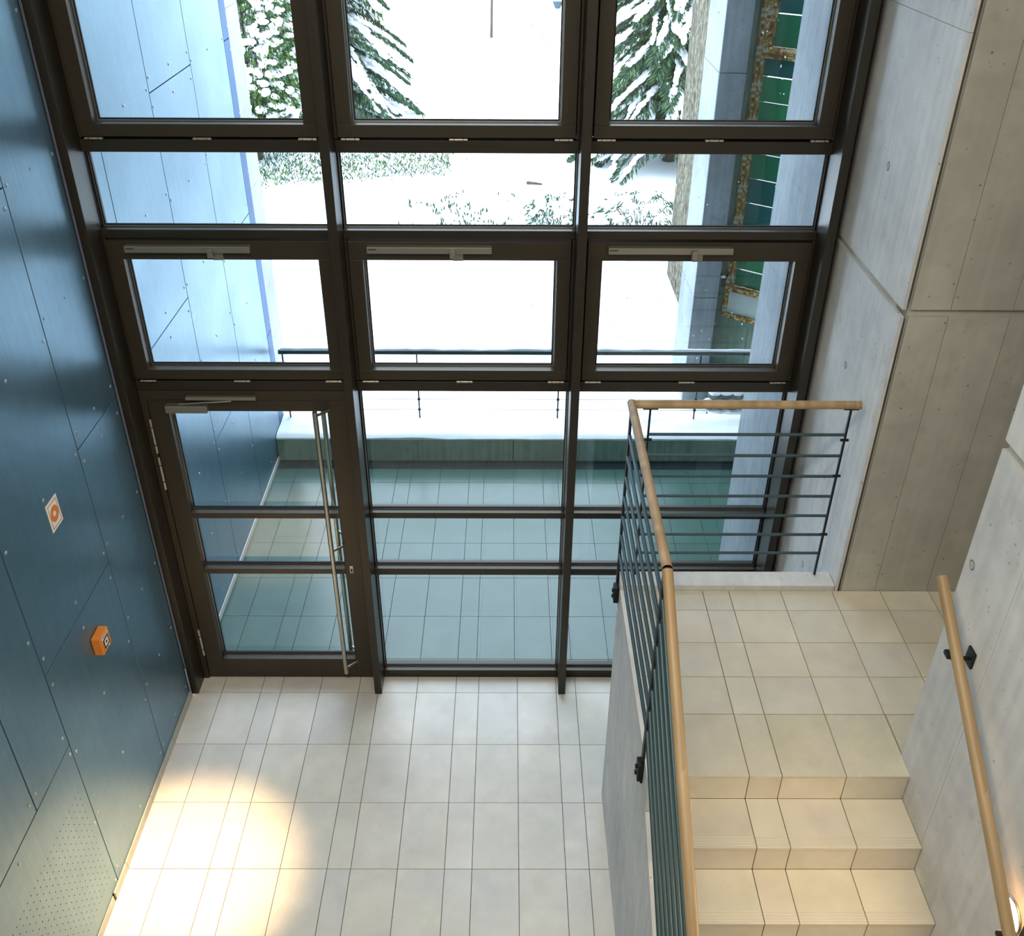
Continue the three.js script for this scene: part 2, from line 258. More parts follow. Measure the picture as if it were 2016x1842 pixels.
BAY.forEach((c, i) => {
  const L = POST[i] + 0.027, R = POST[i + 1] - 0.027;
  // transoms of this bay
  const rail = (y0, y1, z1 = -0.17) => rb(L + 0.0005, R - 0.0005, y0, y1, -0.27, z1, 0.003);
  const tr = grp('trim_' + (5 + i));
  part('transom', rail(2.553, 2.622), frameMat, tr);
  part('transom', rail(3.562, 3.612), frameMat, tr);
  part('transom', rail(4.055, 4.124), frameMat, tr);
  part('transom', rail(5.96, 6.2), frameMat, tr);
  put(tr, 'dark metal transoms of the facade ' + where[i], 'transom', ST);
  // top and middle opening sashes
  const sash = (y0, y1, opener) => {
    const s = grp('window_' + wn++), b = 0.068, st = 0.082;
    part('sash_frame', ringBars(L + 0.022, R - 0.022, y0, y1, st, b, opener ? 0.115 : 0.08, -0.27, -0.158), sashMat, s);
    part('outer_frame', [rb(L + 0.0006, L + 0.018, y0 - 0.012, y1 + 0.006, -0.268, -0.175), rb(R - 0.018, R - 0.0006, y0 - 0.012, y1 + 0.006, -0.268, -0.175)], sashMat, s);
    part('outer_rebate', ringBars(L + 0.0006, R - 0.0006, y0 - 0.017, y1 + 0.011, 0.06, 0.05, 0.05, -0.285, -0.2705), gasket, s);
    paneIn(s, L + 0.022 + st, R - 0.022 - st, y0 + b, y1 - (opener ? 0.115 : 0.08));
    for (const dx of [-0.585, 0.01, 0.59]) hinge(s, V(c + dx, y0 - 0.008, -0.152), 'x');
    if (opener) {
      const o = part('opener', rb(c - 0.54, c + 0.19, 3.492, 3.531, -0.157, -0.112, 0.003), alu, s);
      part('opener_bracket', [rb(c - 0.055, c - 0.022, 3.47, 3.52, -0.1115, -0.088, 0.003), rb(c - 0.04, c + 0.02, 3.437, 3.4915, -0.157, -0.145, 0.002)], alu, o);
      part('opener_lettering', [0, 1, 2, 3].map((k) => bx(c - 0.53 + k * 0.012, c - 0.521 + k * 0.012, 3.513, 3.521, -0.1119, -0.1115)), dark, o);
    }
    put(s, opener ? 'bottom-hinged sash with a grey chain opener box ' + where[i] : 'large upper sash of the facade without an opener box ' + where[i], 'window', ST);
  };
  sash(2.64, 3.55, true);
  const fx = grp('window_' + wn++);
  paneIn(fx, L + 0.002, R - 0.002, 3.612, 4.055);
  put(fx, 'low fixed strip pane between two rows of sashes ' + where[i], 'window', ST);
  sash(4.142, 5.95, false);
  if (i > 0) {   // tall fixed glazing, three panes
    const lo = grp('window_' + wn++);
    part('sill', rb(L + 0.0005, R - 0.0005, 0.001, 0.07, -0.30, -0.186), frameMat, lo);
    for (const [y0, y1] of [[1.031, 1.088], [1.538, 1.586]]) part('glazing_bar', rb(L + 0.0005, R - 0.0005, y0, y1, -0.29, -0.182), frameMat, lo);
    for (const [y0, y1] of [[0.07, 1.031], [1.088, 1.538], [1.586, 2.553]]) paneIn(lo, L + 0.002, R - 0.002, y0, y1);
    put(lo, i === 1 ? 'tall fixed glazing of three panes between door post and dark post' : 'tall fixed glazing of three panes behind the stair landing railing', 'window', ST);
  }
});
// glass door in the left bay
{
  const d = grp('door_1'), L = POST[0] + 0.028, R = POST[1] - 0.028, x0 = -2.333, x1 = -1.052, zf = -0.172, zb = -0.27;
  part('door_frame', [rb(L, x0 - 0.004, 0.001, 2.552, zb, -0.165), rb(x1 + 0.004, R, 0.001, 2.552, zb, -0.165), rb(x0 - 0.004, x1 + 0.004, 2.486, 2.552, zb, -0.165)], sashMat, d);
  const lf = part('door_leaf', [rb(x0, x0 + 0.125, 0.012, 2.48, zb, zf), rb(x1 - 0.125, x1, 0.012, 2.48, zb, zf), rb(x0 + 0.125, x1 - 0.125, 0.012, 0.2, zb, zf), rb(x0 + 0.125, x1 - 0.125, 2.4, 2.48, zb, zf),
    rb(x0 + 0.125, x1 - 0.125, 1.045, 1.09, zb, zf), rb(x0 + 0.125, x1 - 0.125, 1.541, 1.586, zb, zf)], sashMat, d);
  for (const [y0, y1] of [[0.2, 1.045], [1.09, 1.541], [1.586, 2.4]]) paneIn(d, x0 + 0.125, x1 - 0.125, y0, y1);
  for (const y of [2.22, 1.93, 0.39]) hinge(d, V(-2.335, y, -0.153), 'y');
  for (const [z, n] of [[-0.095, 'pull_bar'], [-0.345, 'outer_pull_bar']]) {
    const h = part(n, cyl(V(-1.243, 0.13, z), V(-1.243, 2.44, z), 0.0165, 0.0165, 18), steel, d), s = z > zf ? zf : zb;
    part('pull_bar_mounts', [0.18, 1.31, 2.41].map((y) => cyl(V(-1.243, y, z), V(-1.16, y, s), 0.009, 0.009, 10)), steel, h);
  }
  const lock = part('lock_plate', rb(-1.145, -1.118, 1.06, 1.125, zf, zf + 0.008, 0.003), steel, d);
  part('lock_cylinder', rb(-1.137, -1.126, 1.073, 1.1, zf + 0.008, zf + 0.013, 0.002), dark, lock);
  const cb = part('closer_body', rb(-2.21, -1.94, 2.41, 2.462, zf, zf + 0.05, 0.004), alu, d);
  part('closer_arm', cyl(V(-2.12, 2.468, zf + 0.03), V(-1.78, 2.492, zf + 0.03), 0.006, 0.006, 8), alu, cb);
  part('closer_rail', rb(-2.07, -1.62, 2.5, 2.522, -0.1645, -0.135, 0.002), alu, d);
  part('threshold', rb(x0, x1, 0.0005, 0.011, zb, -0.19, 0.002), alu, d);
  put(d, 'hinged glass door with a tall vertical pull bar and three panes', 'door', ST);
}
// wall over the facade, ceiling, rear and side walls of the hall
{
  const w = part('wall_facade_top', bx(-2.73, XR, FTOP, CEIL, -0.3, -0.02), plaster); put(w, 'plain lintel wall above the glass facade', 'wall', ST);
  const c = part('ceiling', bx(-2.73, FAR_R + 0.3, CEIL, CEIL + 0.25, -0.3, BACK + 0.3), plaster); put(c, 'white ceiling of the stair hall', 'ceiling', ST);
  const b = part('wall_back', bx(-2.73, FAR_R + 0.3, -0.2, CEIL, BACK, BACK + 0.3), plaster); put(b, 'plain rear wall of the stair hall', 'wall', ST);
  const s = part('wall_right_far', bx(FAR_R, FAR_R + 0.3, -0.2, CEIL, -0.3, BACK), concreteB); put(s, 'concrete side wall closing the landing', 'wall', ST);
  const u = part('upper_gallery', bx(XL + 0.02, 0.62, 3.72, 3.92, 5.15, BACK), concreteB); put(u, 'concrete slab of the upper gallery', 'slab', ST);
}
// ---------------------------------------------------------------- concrete mass at the right: reveal and landing wall
function plug(parent, p, n) { // filled tie hole
  const q = new THREE.Quaternion().setFromUnitVectors(V(0, 0, 1), n), at = (g) => uvm(g.applyQuaternion(q).translate(p.x, p.y, p.z));
  part('tie_hole_rim', at(new THREE.RingGeometry(0.0185, 0.0215, 28).translate(0, 0, 0.0006)), dark, parent);
  part('tie_hole_plug', at(new THREE.CylinderGeometry(0.0182, 0.0182, 0.003, 28).rotateX(Math.PI / 2)), concreteB, parent);
}
{
  const w = grp('wall_right'), rev = [-0.262, 0.72, ZK - 0.0005], rows = [[-0.1, 3.592], [3.628, CEIL]], g = 0.0012;
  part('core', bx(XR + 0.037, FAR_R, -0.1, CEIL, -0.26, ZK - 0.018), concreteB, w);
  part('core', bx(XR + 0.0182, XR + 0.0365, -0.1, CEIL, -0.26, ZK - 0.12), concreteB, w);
  for (const [y0, y1] of rows) {
    const ysp = y0 < 0 ? [y0, 1.2, y1] : [y0, 4.86, y1];
    for (let i = 0; i < 2; i++) for (let k = 0; k < 2; k++) part('concrete_panel', bx(XR, XR + 0.018, ysp[k] + g, ysp[k + 1] - g, rev[i] + g, rev[i + 1] - (i ? 0 : g)), concrete, w);
    const xs = [XR + 0.036, 2.13, 2.43, 2.95, 3.6, FAR_R];
    for (let i = 0; i + 1 < xs.length; i++) part('concrete_panel', bx(xs[i] + (i ? g : 0.004), xs[i + 1] - g, y0 < 0 ? YL - 0.2 : y0, y1, ZK - 0.018, ZK), concreteB, w);  // landing face: same concrete, its shade put into a darker olive tint
  }
  for (const y of [1.62, 3.05, 4.16]) plug(w, V(XR, y, 0.42), V(-1, 0, 0));
  put(w, 'cast concrete wall with a horizontal groove beside the facade and landing', 'wall', ST);
  const t = grp('wall_right_terrace');
  for (const [y0, y1] of [[-0.1, 0.9], [0.9, 2.9], [2.9, 4.9], [4.9, CEIL]]) part('concrete_lift', bx(1.93, 4.7, y0 + g, y1 - g, -1.68, -0.30), concreteOut, t);  // block carried on to the right, out of view, to shade the pillar
  put(t, 'smooth pale concrete wall beside the terrace outdoors', 'wall', ST);
  // stair wall at the right with the same groove
  const s = grp('wall_stair_right');
  part('core', bx(XSR + 0.015, XSR + 0.22, 0, CEIL, 2.195, BACK), concreteB, s);
  for (const [y0, y1] of [[0, 2.34], [2.34, 3.592], [3.628, CEIL]]) for (const [z0, z1] of [[2.18, 2.552], [2.552, 4.2], [4.2, BACK]]) part('concrete_panel', bx(XSR, XSR + 0.015, y0 + g, y1 - g, z0 + g, z1 - g), concrete, s);
  for (const [y0, y1] of [[0, 3.592], [3.628, CEIL]]) part('concrete_panel', bx(XSR + 0.003, XSR + 0.22, y0, y1, 2.182, 2.1945), concrete, s);
  plug(s, V(XSR, 3.07, 2.235), V(-1, 0, 0));
  put(s, 'cast concrete wall along the stair behind the wooden handrail', 'wall', ST);
}
// ---------------------------------------------------------------- landing and stair
const LX = [XW1 + 0.005, 0.827, 1.127, 1.28, 1.58, 1.88, 2.16, 2.44, 2.74, 3.04, 3.34, 3.64];
const stepY = [YL]; for (let k = 1; k <= 3; k++) stepY.push(YL - 0.159 * k); for (let k = 1; k <= 9; k++) stepY.push(YL - 0.477 - (YL - 0.477) / 9 * k);
const TR = 0.2655, stepZ = stepY.map((_, k) => ZN + TR * k);
{
  const l = grp('stair_landing');
  part('slab', bx(XW1, 3.66, YL - 0.2, YL - 0.014, ZK, ZN - 0.014), concreteB, l);
  layTiles(l, LX, [ZK + 0.002, 1.149, 1.411, 1.668, 1.924], YL, stairMats, 41, (x, z) => !(x > XSR && z > 2.18));
  layTiles(l, LX, [1.924, ZN], YL, ribMats, 43, (x) => x < XSR - 0.1, 0.013);
  layTiles(l, [1.883, 2.16, 2.44, 2.74, 3.04, 3.34, 3.64], [1.924, 2.18], YL, ribMats, 44);
  const k0 = XW1 + 0.001;
  part('kerb', rb(XW0 + 0.002, XR - 0.001, 1.68, YL + 0.036, 0.845, ZK, 0.006), concrete, l);
  put(l, 'cream tiled stair landing with a low concrete kerb', 'landing', ST);
}
{
  const s = grp('stair'), sh = new THREE.Shape(); sh.moveTo(ZN - 0.013, 0); sh.lineTo(ZN - 0.013, YL - 0.2);
  const r = rng(77), xs = LX.filter((x) => x < 1.8).concat([XSR - 0.001]);
  for (let k = 0; k < 12; k++) { const z = stepZ[k] - 0.016; sh.lineTo(z, stepY[k] - (k ? 0.014 : 0.2)); sh.lineTo(z, Math.max(0, stepY[k + 1] - 0.014)); }
  const g = new THREE.ExtrudeGeometry(sh, { depth: XSR - XW1 - 0.004, bevelEnabled: false }).applyMatrix4(new THREE.Matrix4().makeBasis(V(0, 0, 1), V(0, 1, 0), V(-1, 0, 0))).translate(XSR - 0.002, 0, 0);
  part('flight', uvm(g), grout, s);
  for (let k = 1; k < 12; k++) for (let i = 0; i + 1 < xs.length; i++) {
    const x0 = xs[i] + GAP, x1 = xs[i + 1] - GAP, off = (q) => { const ou = r() * 3, ov = r() * 3, uv = q.attributes.uv; for (let j = 0; j < uv.count; j++) uv.setXY(j, uv.getX(j) + ou, uv.getY(j) + ov); return q; };
    part('riser_tile', off(bx(x0, x1, stepY[k] + 0.002, stepY[k - 1] - 0.0135, stepZ[k - 1] - 0.014, stepZ[k - 1] - 0.003)), pick(stairMats, r), s);
    const t = part('tread_tile', off(bx(x0, x1, stepY[k] - 0.0125, stepY[k], stepZ[k - 1] - 0.002, stepZ[k])), pick(stairMats, r), s);
    if (k < 5) part('nosing_ribs', [0, 1, 2, 3].map((j) => bx(x0, x1, stepY[k] + 0.0002, stepY[k] + 0.0022, stepZ[k] - 0.017 - j * 0.014, stepZ[k] - 0.009 - j * 0.014)), stairMats[1], t);
  }
  put(s, 'straight flight of cream tiled steps going down from the landing', 'stair', ST);
  const w = new THREE.Shape([[0.916, 0], [0.916, YL - 0.19], [ZN + 0.05, YL - 0.19], [ZN + TR * 11, 0.05], [ZN + TR * 11, 0]].map(([a, b]) => new THREE.Vector2(a, b)));
  const wg = new THREE.ExtrudeGeometry(w, { depth: XW1 - XW0, bevelEnabled: false }).applyMatrix4(new THREE.Matrix4().makeBasis(V(0, 0, 1), V(0, 1, 0), V(-1, 0, 0))).translate(XW1, 0, 0);
  const sw = grp('wall_stair_left'); part('concrete_side', uvm(wg), concrete, sw);
  part('edge_strip', bx(XW0, XW1 + 0.003, YL - 0.19, YL + 0.001, ZK + 0.001, ZN + 0.05), concrete, sw);
  put(sw, 'concrete side wall carrying the landing and stair', 'wall', ST);
}
// railing round the landing and down the stair
{
  const g = grp('stair_railing'), X = 0.645, zc = 0.872, YT = 3.045, slope = 0.625, zb = 2.235, rt = 0.0225;
  const endZ = 5.4, yAt = (z) => YT - Math.max(0, z - zb) * slope;
  part('handrail', uvWood(tube([V(1.848, YT, zc), V(1.2, YT, zc), V(X + 0.012, YT, zc)], rt, 12, 16)), wood, g);
  part('handrail', uvWood(tube([V(X, YT, zc - 0.018), V(X, YT, 1.5), V(X, YT, zb)], rt, 12, 16)), wood, g);
  part('handrail', uvWood(cyl(V(X, YT, zb), V(X, yAt(endZ), endZ), rt, rt, 18)), wood, g);
  part('handrail_joint', cyl(V(X, YT, zb - 0.001), V(X, YT - 0.002, zb + 0.002), rt + 0.0008, rt + 0.0008, 18), railBlack, g);
  for (let k = 0; k < 7; k++) {
    const y = 2.065 + k * 0.133, dy = YT - y, r = 0.0088;
    part('bar', cyl(V(X + 0.1, y, zc), V(1.795, y, zc), r, r, 10), railSteel, g);
    part('bar', [tube([V(X, y, zc + 0.01), V(X, y, 1.5), V(X, y, zb - 0.02)], r + 0.001, 4, 8)], railSteel, g);
    part('bar', cyl(V(X, y, zb - 0.021), V(X, y - (endZ - zb) * slope, endZ), r + 0.001, r + 0.001, 8), railSteel, g);
  }
  // posts: flat bars with bolted side brackets, round knobs where the far bars are clamped
  const flat = (z, y0, y1) => rb(X - 0.006, X + 0.006, y0, y1, z - 0.02, z + 0.02, 0.002);
  part('post', [flat(zc, 1.74, YT - 0.02)], railBlack, g);
  part('post', [flat(2.19, 1.7, YT - 0.02)], railBlack, g);
  part('post', [flat(3.75, 0.9, yAt(3.75) - 0.03)], railBlack, g);
  for (const [x, y0] of [[X + 0.1, 1.907], [1.80, 1.907]]) { part('post', [rb(x - 0.005, x + 0.005, y0, YT - 0.02, zc - 0.009, zc + 0.009, 0.002), rb(x - 0.04, x + 0.04, YT - 0.026, YT - 0.02, zc - 0.012, zc + 0.012, 0.002)], railBlack, g); for (const y of [2.2, 2.6, 2.83]) part('bar_knob', cyl(V(x - 0.022, y, zc), V(x + 0.022, y, zc), 0.008, 0.008, 10), railBlack, g); }
  for (const [y, z] of [[1.8, zc + 0.045], [1.78, 2.19], [0.95, 3.75]]) part('bracket', [rb(X - 0.024, XW0 - 0.0005, y - 0.055, y + 0.055, z - 0.03, z + 0.03, 0.002), rb(X - 0.034, X - 0.0245, y - 0.03, y - 0.012, z - 0.009, z + 0.009, 0.002), rb(X - 0.034, X - 0.0245, y + 0.012, y + 0.03, z - 0.009, z + 0.009, 0.002)], railBlack, g);
  put(g, 'landing railing of dark steel bars under a round wooden handrail', 'railing');
  const h = grp('wall_handrail'), HX = 1.797;
  const hy = (z) => 2.965 - (z - 2.19) * 0.646;
  part('handrail', uvWood(cyl(V(HX, hy(2.185), 2.185), V(HX, hy(5.2), 5.2), 0.0235, 0.0235, 20)), wood, h);
  for (const z of [2.44, 3.3, 4.2, 5.1]) { const y = hy(z); part('bracket', [rb(XSR - 0.012, XSR - 0.0005, y - 0.085, y - 0.005, z - 0.03, z + 0.03, 0.004), cyl(V(XSR - 0.01, y - 0.05, z), V(HX, y - 0.05, z), 0.009, 0.009, 10), cyl(V(HX, y - 0.055, z), V(HX, y - 0.02, z), 0.009, 0.009, 10), rb(HX - 0.034, HX + 0.01, y - 0.038, y - 0.018, z - 0.02, z + 0.02, 0.003)], railBlack, h); }
  put(h, 'round wooden handrail on black brackets along the concrete stair wall', 'handrail');
}
function uvWood(g) { const p = g.attributes.position, uv = g.attributes.uv; for (let i = 0; i < p.count; i++) uv.setXY(i, (p.getX(i) + p.getZ(i)) * 0.9 + p.getY(i) * 0.3, uv.getY(i) > 0 && uv.getX(i) > 0 ? uv.getX(i) * 0.3 : 0.1); return g; }

// ---------------------------------------------------------------- lamps
const warm = new THREE.Color(1.0, 0.69, 0.37);
{
  const l = grp('wall_lamp'), y = 2.18, z = 3.19;
  part('trim_ring', new THREE.TorusGeometry(0.066, 0.006, 10, 32).rotateY(Math.PI / 2).translate(XSR - 0.003, y, z), steel, l);
  part('diffuser', new THREE.CylinderGeometry(0.062, 0.062, 0.004, 32).rotateZ(Math.PI / 2).translate(XSR - 0.0035, y, z), new THREE.MeshStandardMaterial({ color: 0xffe6bd, emissive: new THREE.Color(1, 0.78, 0.45), emissiveIntensity: 22 }), l);
  const p = new THREE.RectAreaLight(warm, 110, 0.11, 0.11); p.name = 'wall_lamp_light'; p.position.set(XSR - 0.009, y, z); p.rotation.y = Math.PI / 2; l.add(p);
  put(l, 'small glowing round lamp set in the concrete wall behind the handrail', 'lamp');
}
function downlight(x, z, inten, angle, pen, label, tx = x, tz = z, col = warm) {
  const l = grp('downlight');
  part('housing', [new THREE.CylinderGeometry(0.07, 0.075, 0.1, 28, 1, true).translate(x, CEIL - 0.051, z), new THREE.CylinderGeometry(0.07, 0.07, 0.004, 28).translate(x, CEIL - 0.003, z)], steel, l);
  part('lens', new THREE.CylinderGeometry(0.066, 0.066, 0.004, 28).translate(x, CEIL - 0.09, z), new THREE.MeshStandardMaterial({ color: 0xffe6bd, emissive: new THREE.Color(1, 0.8, 0.5), emissiveIntensity: 4 }), l);
  const s = new THREE.SpotLight(col, inten, 0, angle, pen, 2); s.name = 'downlight_beam'; s.position.set(x, CEIL - 0.11, z); s.castShadow = true; s.shadow.radius = 2;
  const t = new THREE.Object3D(); t.name = 'downlight_aim'; t.position.set(tx, 0, tz); l.add(s); l.add(t); s.target = t;
  put(l, label, 'lamp');
}
downlight(-0.9, 2.1, 250, 0.14, 1, 'round ceiling downlight aimed at the floor beside the blue panel wall', -2.08, 1.56);
function ceilingLight(x0, x1, z0, z1, power, label) {
  const l = grp('ceiling_light'), c = new THREE.Color(1, 0.9, 0.74);
  part('housing', rb(x0, x1, CEIL - 0.07, CEIL - 0.001, z0, z1, 0.004), whitePlastic, l);
  part('diffuser', bx(x0 + 0.02, x1 - 0.02, CEIL - 0.076, CEIL - 0.0705, z0 + 0.02, z1 - 0.02), new THREE.MeshStandardMaterial({ color: 0xfff2d8, emissive: c, emissiveIntensity: 2 }), l);
  const a = new THREE.RectAreaLight(c, power, x1 - x0 - 0.04, z1 - z0 - 0.04); a.name = 'ceiling_light_panel'; a.position.set((x0 + x1) / 2, CEIL - 0.08, (z0 + z1) / 2); a.rotation.x = -Math.PI / 2; l.add(a);
  put(l, label, 'lamp');
}
ceilingLight(0.3, 2.7, 4.6, 4.9, 21, 'long ceiling light over the stair');
ceilingLight(2.3, 3.9, 2.5, 2.8, 5, 'short unseen ceiling light added to brighten the landing wall');  // added fixture out of view, lifts the landing wall
ceilingLight(-1.9, 0.1, 3.6, 3.9, 46, 'long unseen ceiling light added to brighten the hall floor');  // warm fill for the hall floor from an added, unseen fixture
// ---------------------------------------------------------------- terrace
{
  const t = grp('terrace_floor');
  part('screed', bx(XL - 0.3, 6, -0.3, -0.007, -4.6, -0.3), new THREE.MeshStandardMaterial({ color: 0x33393a, roughness: 0.9 }), t);
  const xs = [XL + 0.012, -2.2, -1.9, -1.752, -1.454, -1.154, -1.003, -0.703, -0.402, -0.25, 0.053, 0.354, 0.508, 0.808, 1.108, 1.26, 1.56, 1.86, 2.012, 2.312, 2.612];
  const zs = [-3.186, -2.925, -2.417, -1.909, -1.4, -0.892, -0.384, -0.305];
  layTiles(t, xs, zs, -0.001, terraceShadeMats, 61, (x, z) => !(x > 1.95 && z > -1.7));
  put(t, 'tiled terrace outside the glass facade, cream tiles tinted teal for shade', 'terrace', ST);
  const g = grp('drain_grate');
  part('channel', bx(XL + 0.02, 2.9, -0.006, -0.002, -3.335, -3.192), dark, g);
  const sl = []; for (let x = XL + 0.03; x < 2.9; x += 0.021) sl.push(bx(x, x + 0.006, -0.0015, 0.003, -3.33, -3.197));
  part('grate_slats', sl, railSteel, g).userData.kind = 'stuff';
  part('grate_frame', [bx(XL + 0.02, 2.9, -0.0015, 0.004, -3.1965, -3.19), bx(XL + 0.02, 2.9, -0.0015, 0.004, -3.338, -3.3305), bx(XL + 0.02, 2.9, -0.0015, 0.0035, -3.27, -3.262)], railSteel, g);
  put(g, 'long dark metal drain grate at the foot of the terrace parapet', 'grate');
  const p = grp('terrace_parapet');
  for (const [a, b] of [[XL + 0.002, 0.046], [0.054, 3.4]]) part('parapet_block', rb(a, b, -0.25, 0.258, -3.86, -3.345, 0.006), concreteWet, p);
  put(p, 'low greenish concrete parapet at the edge of the terrace', 'parapet', ST);
  // snow lying on it
  const nz = fbm(8, 3, 611), sg = new THREE.BoxGeometry(5.83, 0.05, 0.52, 160, 1, 16), q = sg.attributes.position;
  for (let i = 0; i < q.count; i++) { const u = q.getX(i) / 8 + 0.5, v = q.getZ(i) + 0.5; if (q.getY(i) > 0) { const e = Math.min(1, (0.26 - Math.abs(q.getZ(i))) / 0.06); q.setY(i, 0.005 + 0.03 * Math.sqrt(Math.max(0, e)) + 0.025 * nz(u * 2, v)); } else q.setY(i, 0); q.setZ(i, q.getZ(i) + (nz(u * 9, 0.3) - 0.5) * 0.02); }
  sg.computeVertexNormals(); const ss = part('snow_cover', sg.translate(0.49, 0.2585, -3.602), snow); ss.userData = {}; put(ss, 'smooth snow lying on the low terrace parapet', 'snow');
}
{
  const g = grp('terrace_railing'), z = -3.715, y1 = 1.085, px = [-2.34, -0.953, 0.525, 1.99];
  part('handrail', cyl(V(-2.375, y1, z), V(3.3, y1, z), 0.025, 0.025, 14), railSteel, g);
  for (const x of px.concat([3.2])) { part('post', [cyl(V(x, 0.26, z), V(x, y1 - 0.015, z), 0.008, 0.008, 8), rb(x - 0.035, x + 0.035, 0.259, 0.266, z - 0.03, z + 0.03, 0.002)], railBlack, g); for (const y of [0.41, 0.535, 0.66, 0.79, 0.92]) part('bar_knob', cyl(V(x - 0.014, y, z), V(x + 0.014, y, z), 0.014, 0.014, 10), railBlack, g); }
  for (const y of [0.41, 0.535, 0.66, 0.79, 0.92]) part('wire', cyl(V(-2.33, y, z), V(3.2, y, z), 0.0035, 0.0035, 6), steel, g);
  put(g, 'slim steel railing with wires on the snowy terrace parapet', 'railing');
  const n = fbm(32, 3, 617), pts = [], sg = new THREE.CylinderGeometry(0.02, 0.02, 5.6, 8, 300, false, 0, Math.PI * 2).rotateZ(Math.PI / 2), q = sg.attributes.position;
  for (let i = 0; i < q.count; i++) { const u = q.getX(i) / 6 + 0.5, k = 0.7 + 1.0 * n(u, 0.2); q.setY(i, Math.max(-0.004, q.getY(i)) * k + 0.018); q.setZ(i, q.getZ(i) * (0.75 + 0.5 * n(u, 0.7))); }
  sg.computeVertexNormals(); put(part('railing_snow', sg.translate(0.45, y1 + 0.006, z), snow), 'thin line of snow lying along the terrace handrail', 'snow');
}
put(part('shade_canopy', rb(XL - 0.3, 2.5, 6.5, 6.75, -3.4, -0.31, 0.01), concreteOut), 'unseen concrete canopy slab added to dim the terrace', 'canopy', ST);  // added out of view to cut sky light on terrace and panels
// ---------------------------------------------------------------- garden
const hill = fbm(6, 4, 701);
const groundY = (x, z) => 0.02 + (hill((x + 60) / 120, (z + 100) / 120) - 0.5) * 0.5 + Math.max(0, -z - 16) * 0.015;
{
  const N = 150, pos = [], idx = [], uv = [];
  for (let j = 0; j <= N; j++) for (let i = 0; i <= N; i++) { const z = -3.87 - 90 * (j / N) ** 2, x = -45 + 90 * i / N; pos.push(x, j === 0 ? 0.02 : groundY(x, z), z); uv.push(x, z); }
  for (let j = 0; j < N; j++) for (let i = 0; i < N; i++) { const a = j * (N + 1) + i, b = a + 1, c = a + N + 1, d = c + 1; idx.push(a, b, c, b, d, c); }
  const g = new THREE.BufferGeometry(); g.setAttribute('position', new THREE.Float32BufferAttribute(pos, 3)); g.setAttribute('uv', new THREE.Float32BufferAttribute(uv, 2)); g.setIndex(idx); g.computeVertexNormals();
  put(part('snowy_ground', g, snow), 'deep white snow covering the garden beyond the terrace', 'snow', ST);
}
const leafMat = (h) => new THREE.MeshStandardMaterial({ color: h, roughness: 0.75, side: THREE.DoubleSide });
const spruceA = leafMat(0x23402a), spruceB = leafMat(0x3f5a26), shrubA = leafMat(0x2c4a1c), shrubB = leafMat(0x55702c), bark = new THREE.MeshStandardMaterial({ color: 0x4a3c30, roughness: 1 });
function triSoup(list) { const g = new THREE.BufferGeometry(); g.setAttribute('position', new THREE.Float32BufferAttribute(list, 3)); g.setAttribute('uv', new THREE.Float32BufferAttribute(new Float32Array(list.length / 3 * 2), 2)); g.computeVertexNormals(); return g; }
function blade(list, p, d, side, L, w) { // a pointed leaf of two triangles, folded a little
  const t = p.clone().addScaledVector(d, L), m = p.clone().addScaledVector(d, L * 0.45), a = m.clone().addScaledVector(side, w), b = m.clone().addScaledVector(side, -w);
  list.push(p.x, p.y, p.z, a.x, a.y, a.z, t.x, t.y, t.z, p.x, p.y, p.z, t.x, t.y, t.z, b.x, b.y, b.z);
}
const blobBase = strip(new THREE.IcosahedronGeometry(1, 1)), blobKinds = [0, 1, 2, 3].map((k) => { const g = blobBase.clone(), f = fbm(6, 2, 731 + k), p = g.attributes.position; for (let i = 0; i < p.count; i++) { const v = V(p.getX(i), p.getY(i), p.getZ(i)), n = 0.75 + 0.6 * f(Math.atan2(v.z, v.x) / 6.2832 + 0.5, v.y * 0.4 + 0.5); p.setXYZ(i, v.x * n, v.y * n, v.z * n); } g.computeVertexNormals(); return g; });
function blob(r, p, sx, sy, sz, turn, tilt) { return blobKinds[Math.floor(r() * 4)].clone().scale(sx, sy, sz).rotateZ(tilt).rotateY(turn).translate(p.x, p.y, p.z); }
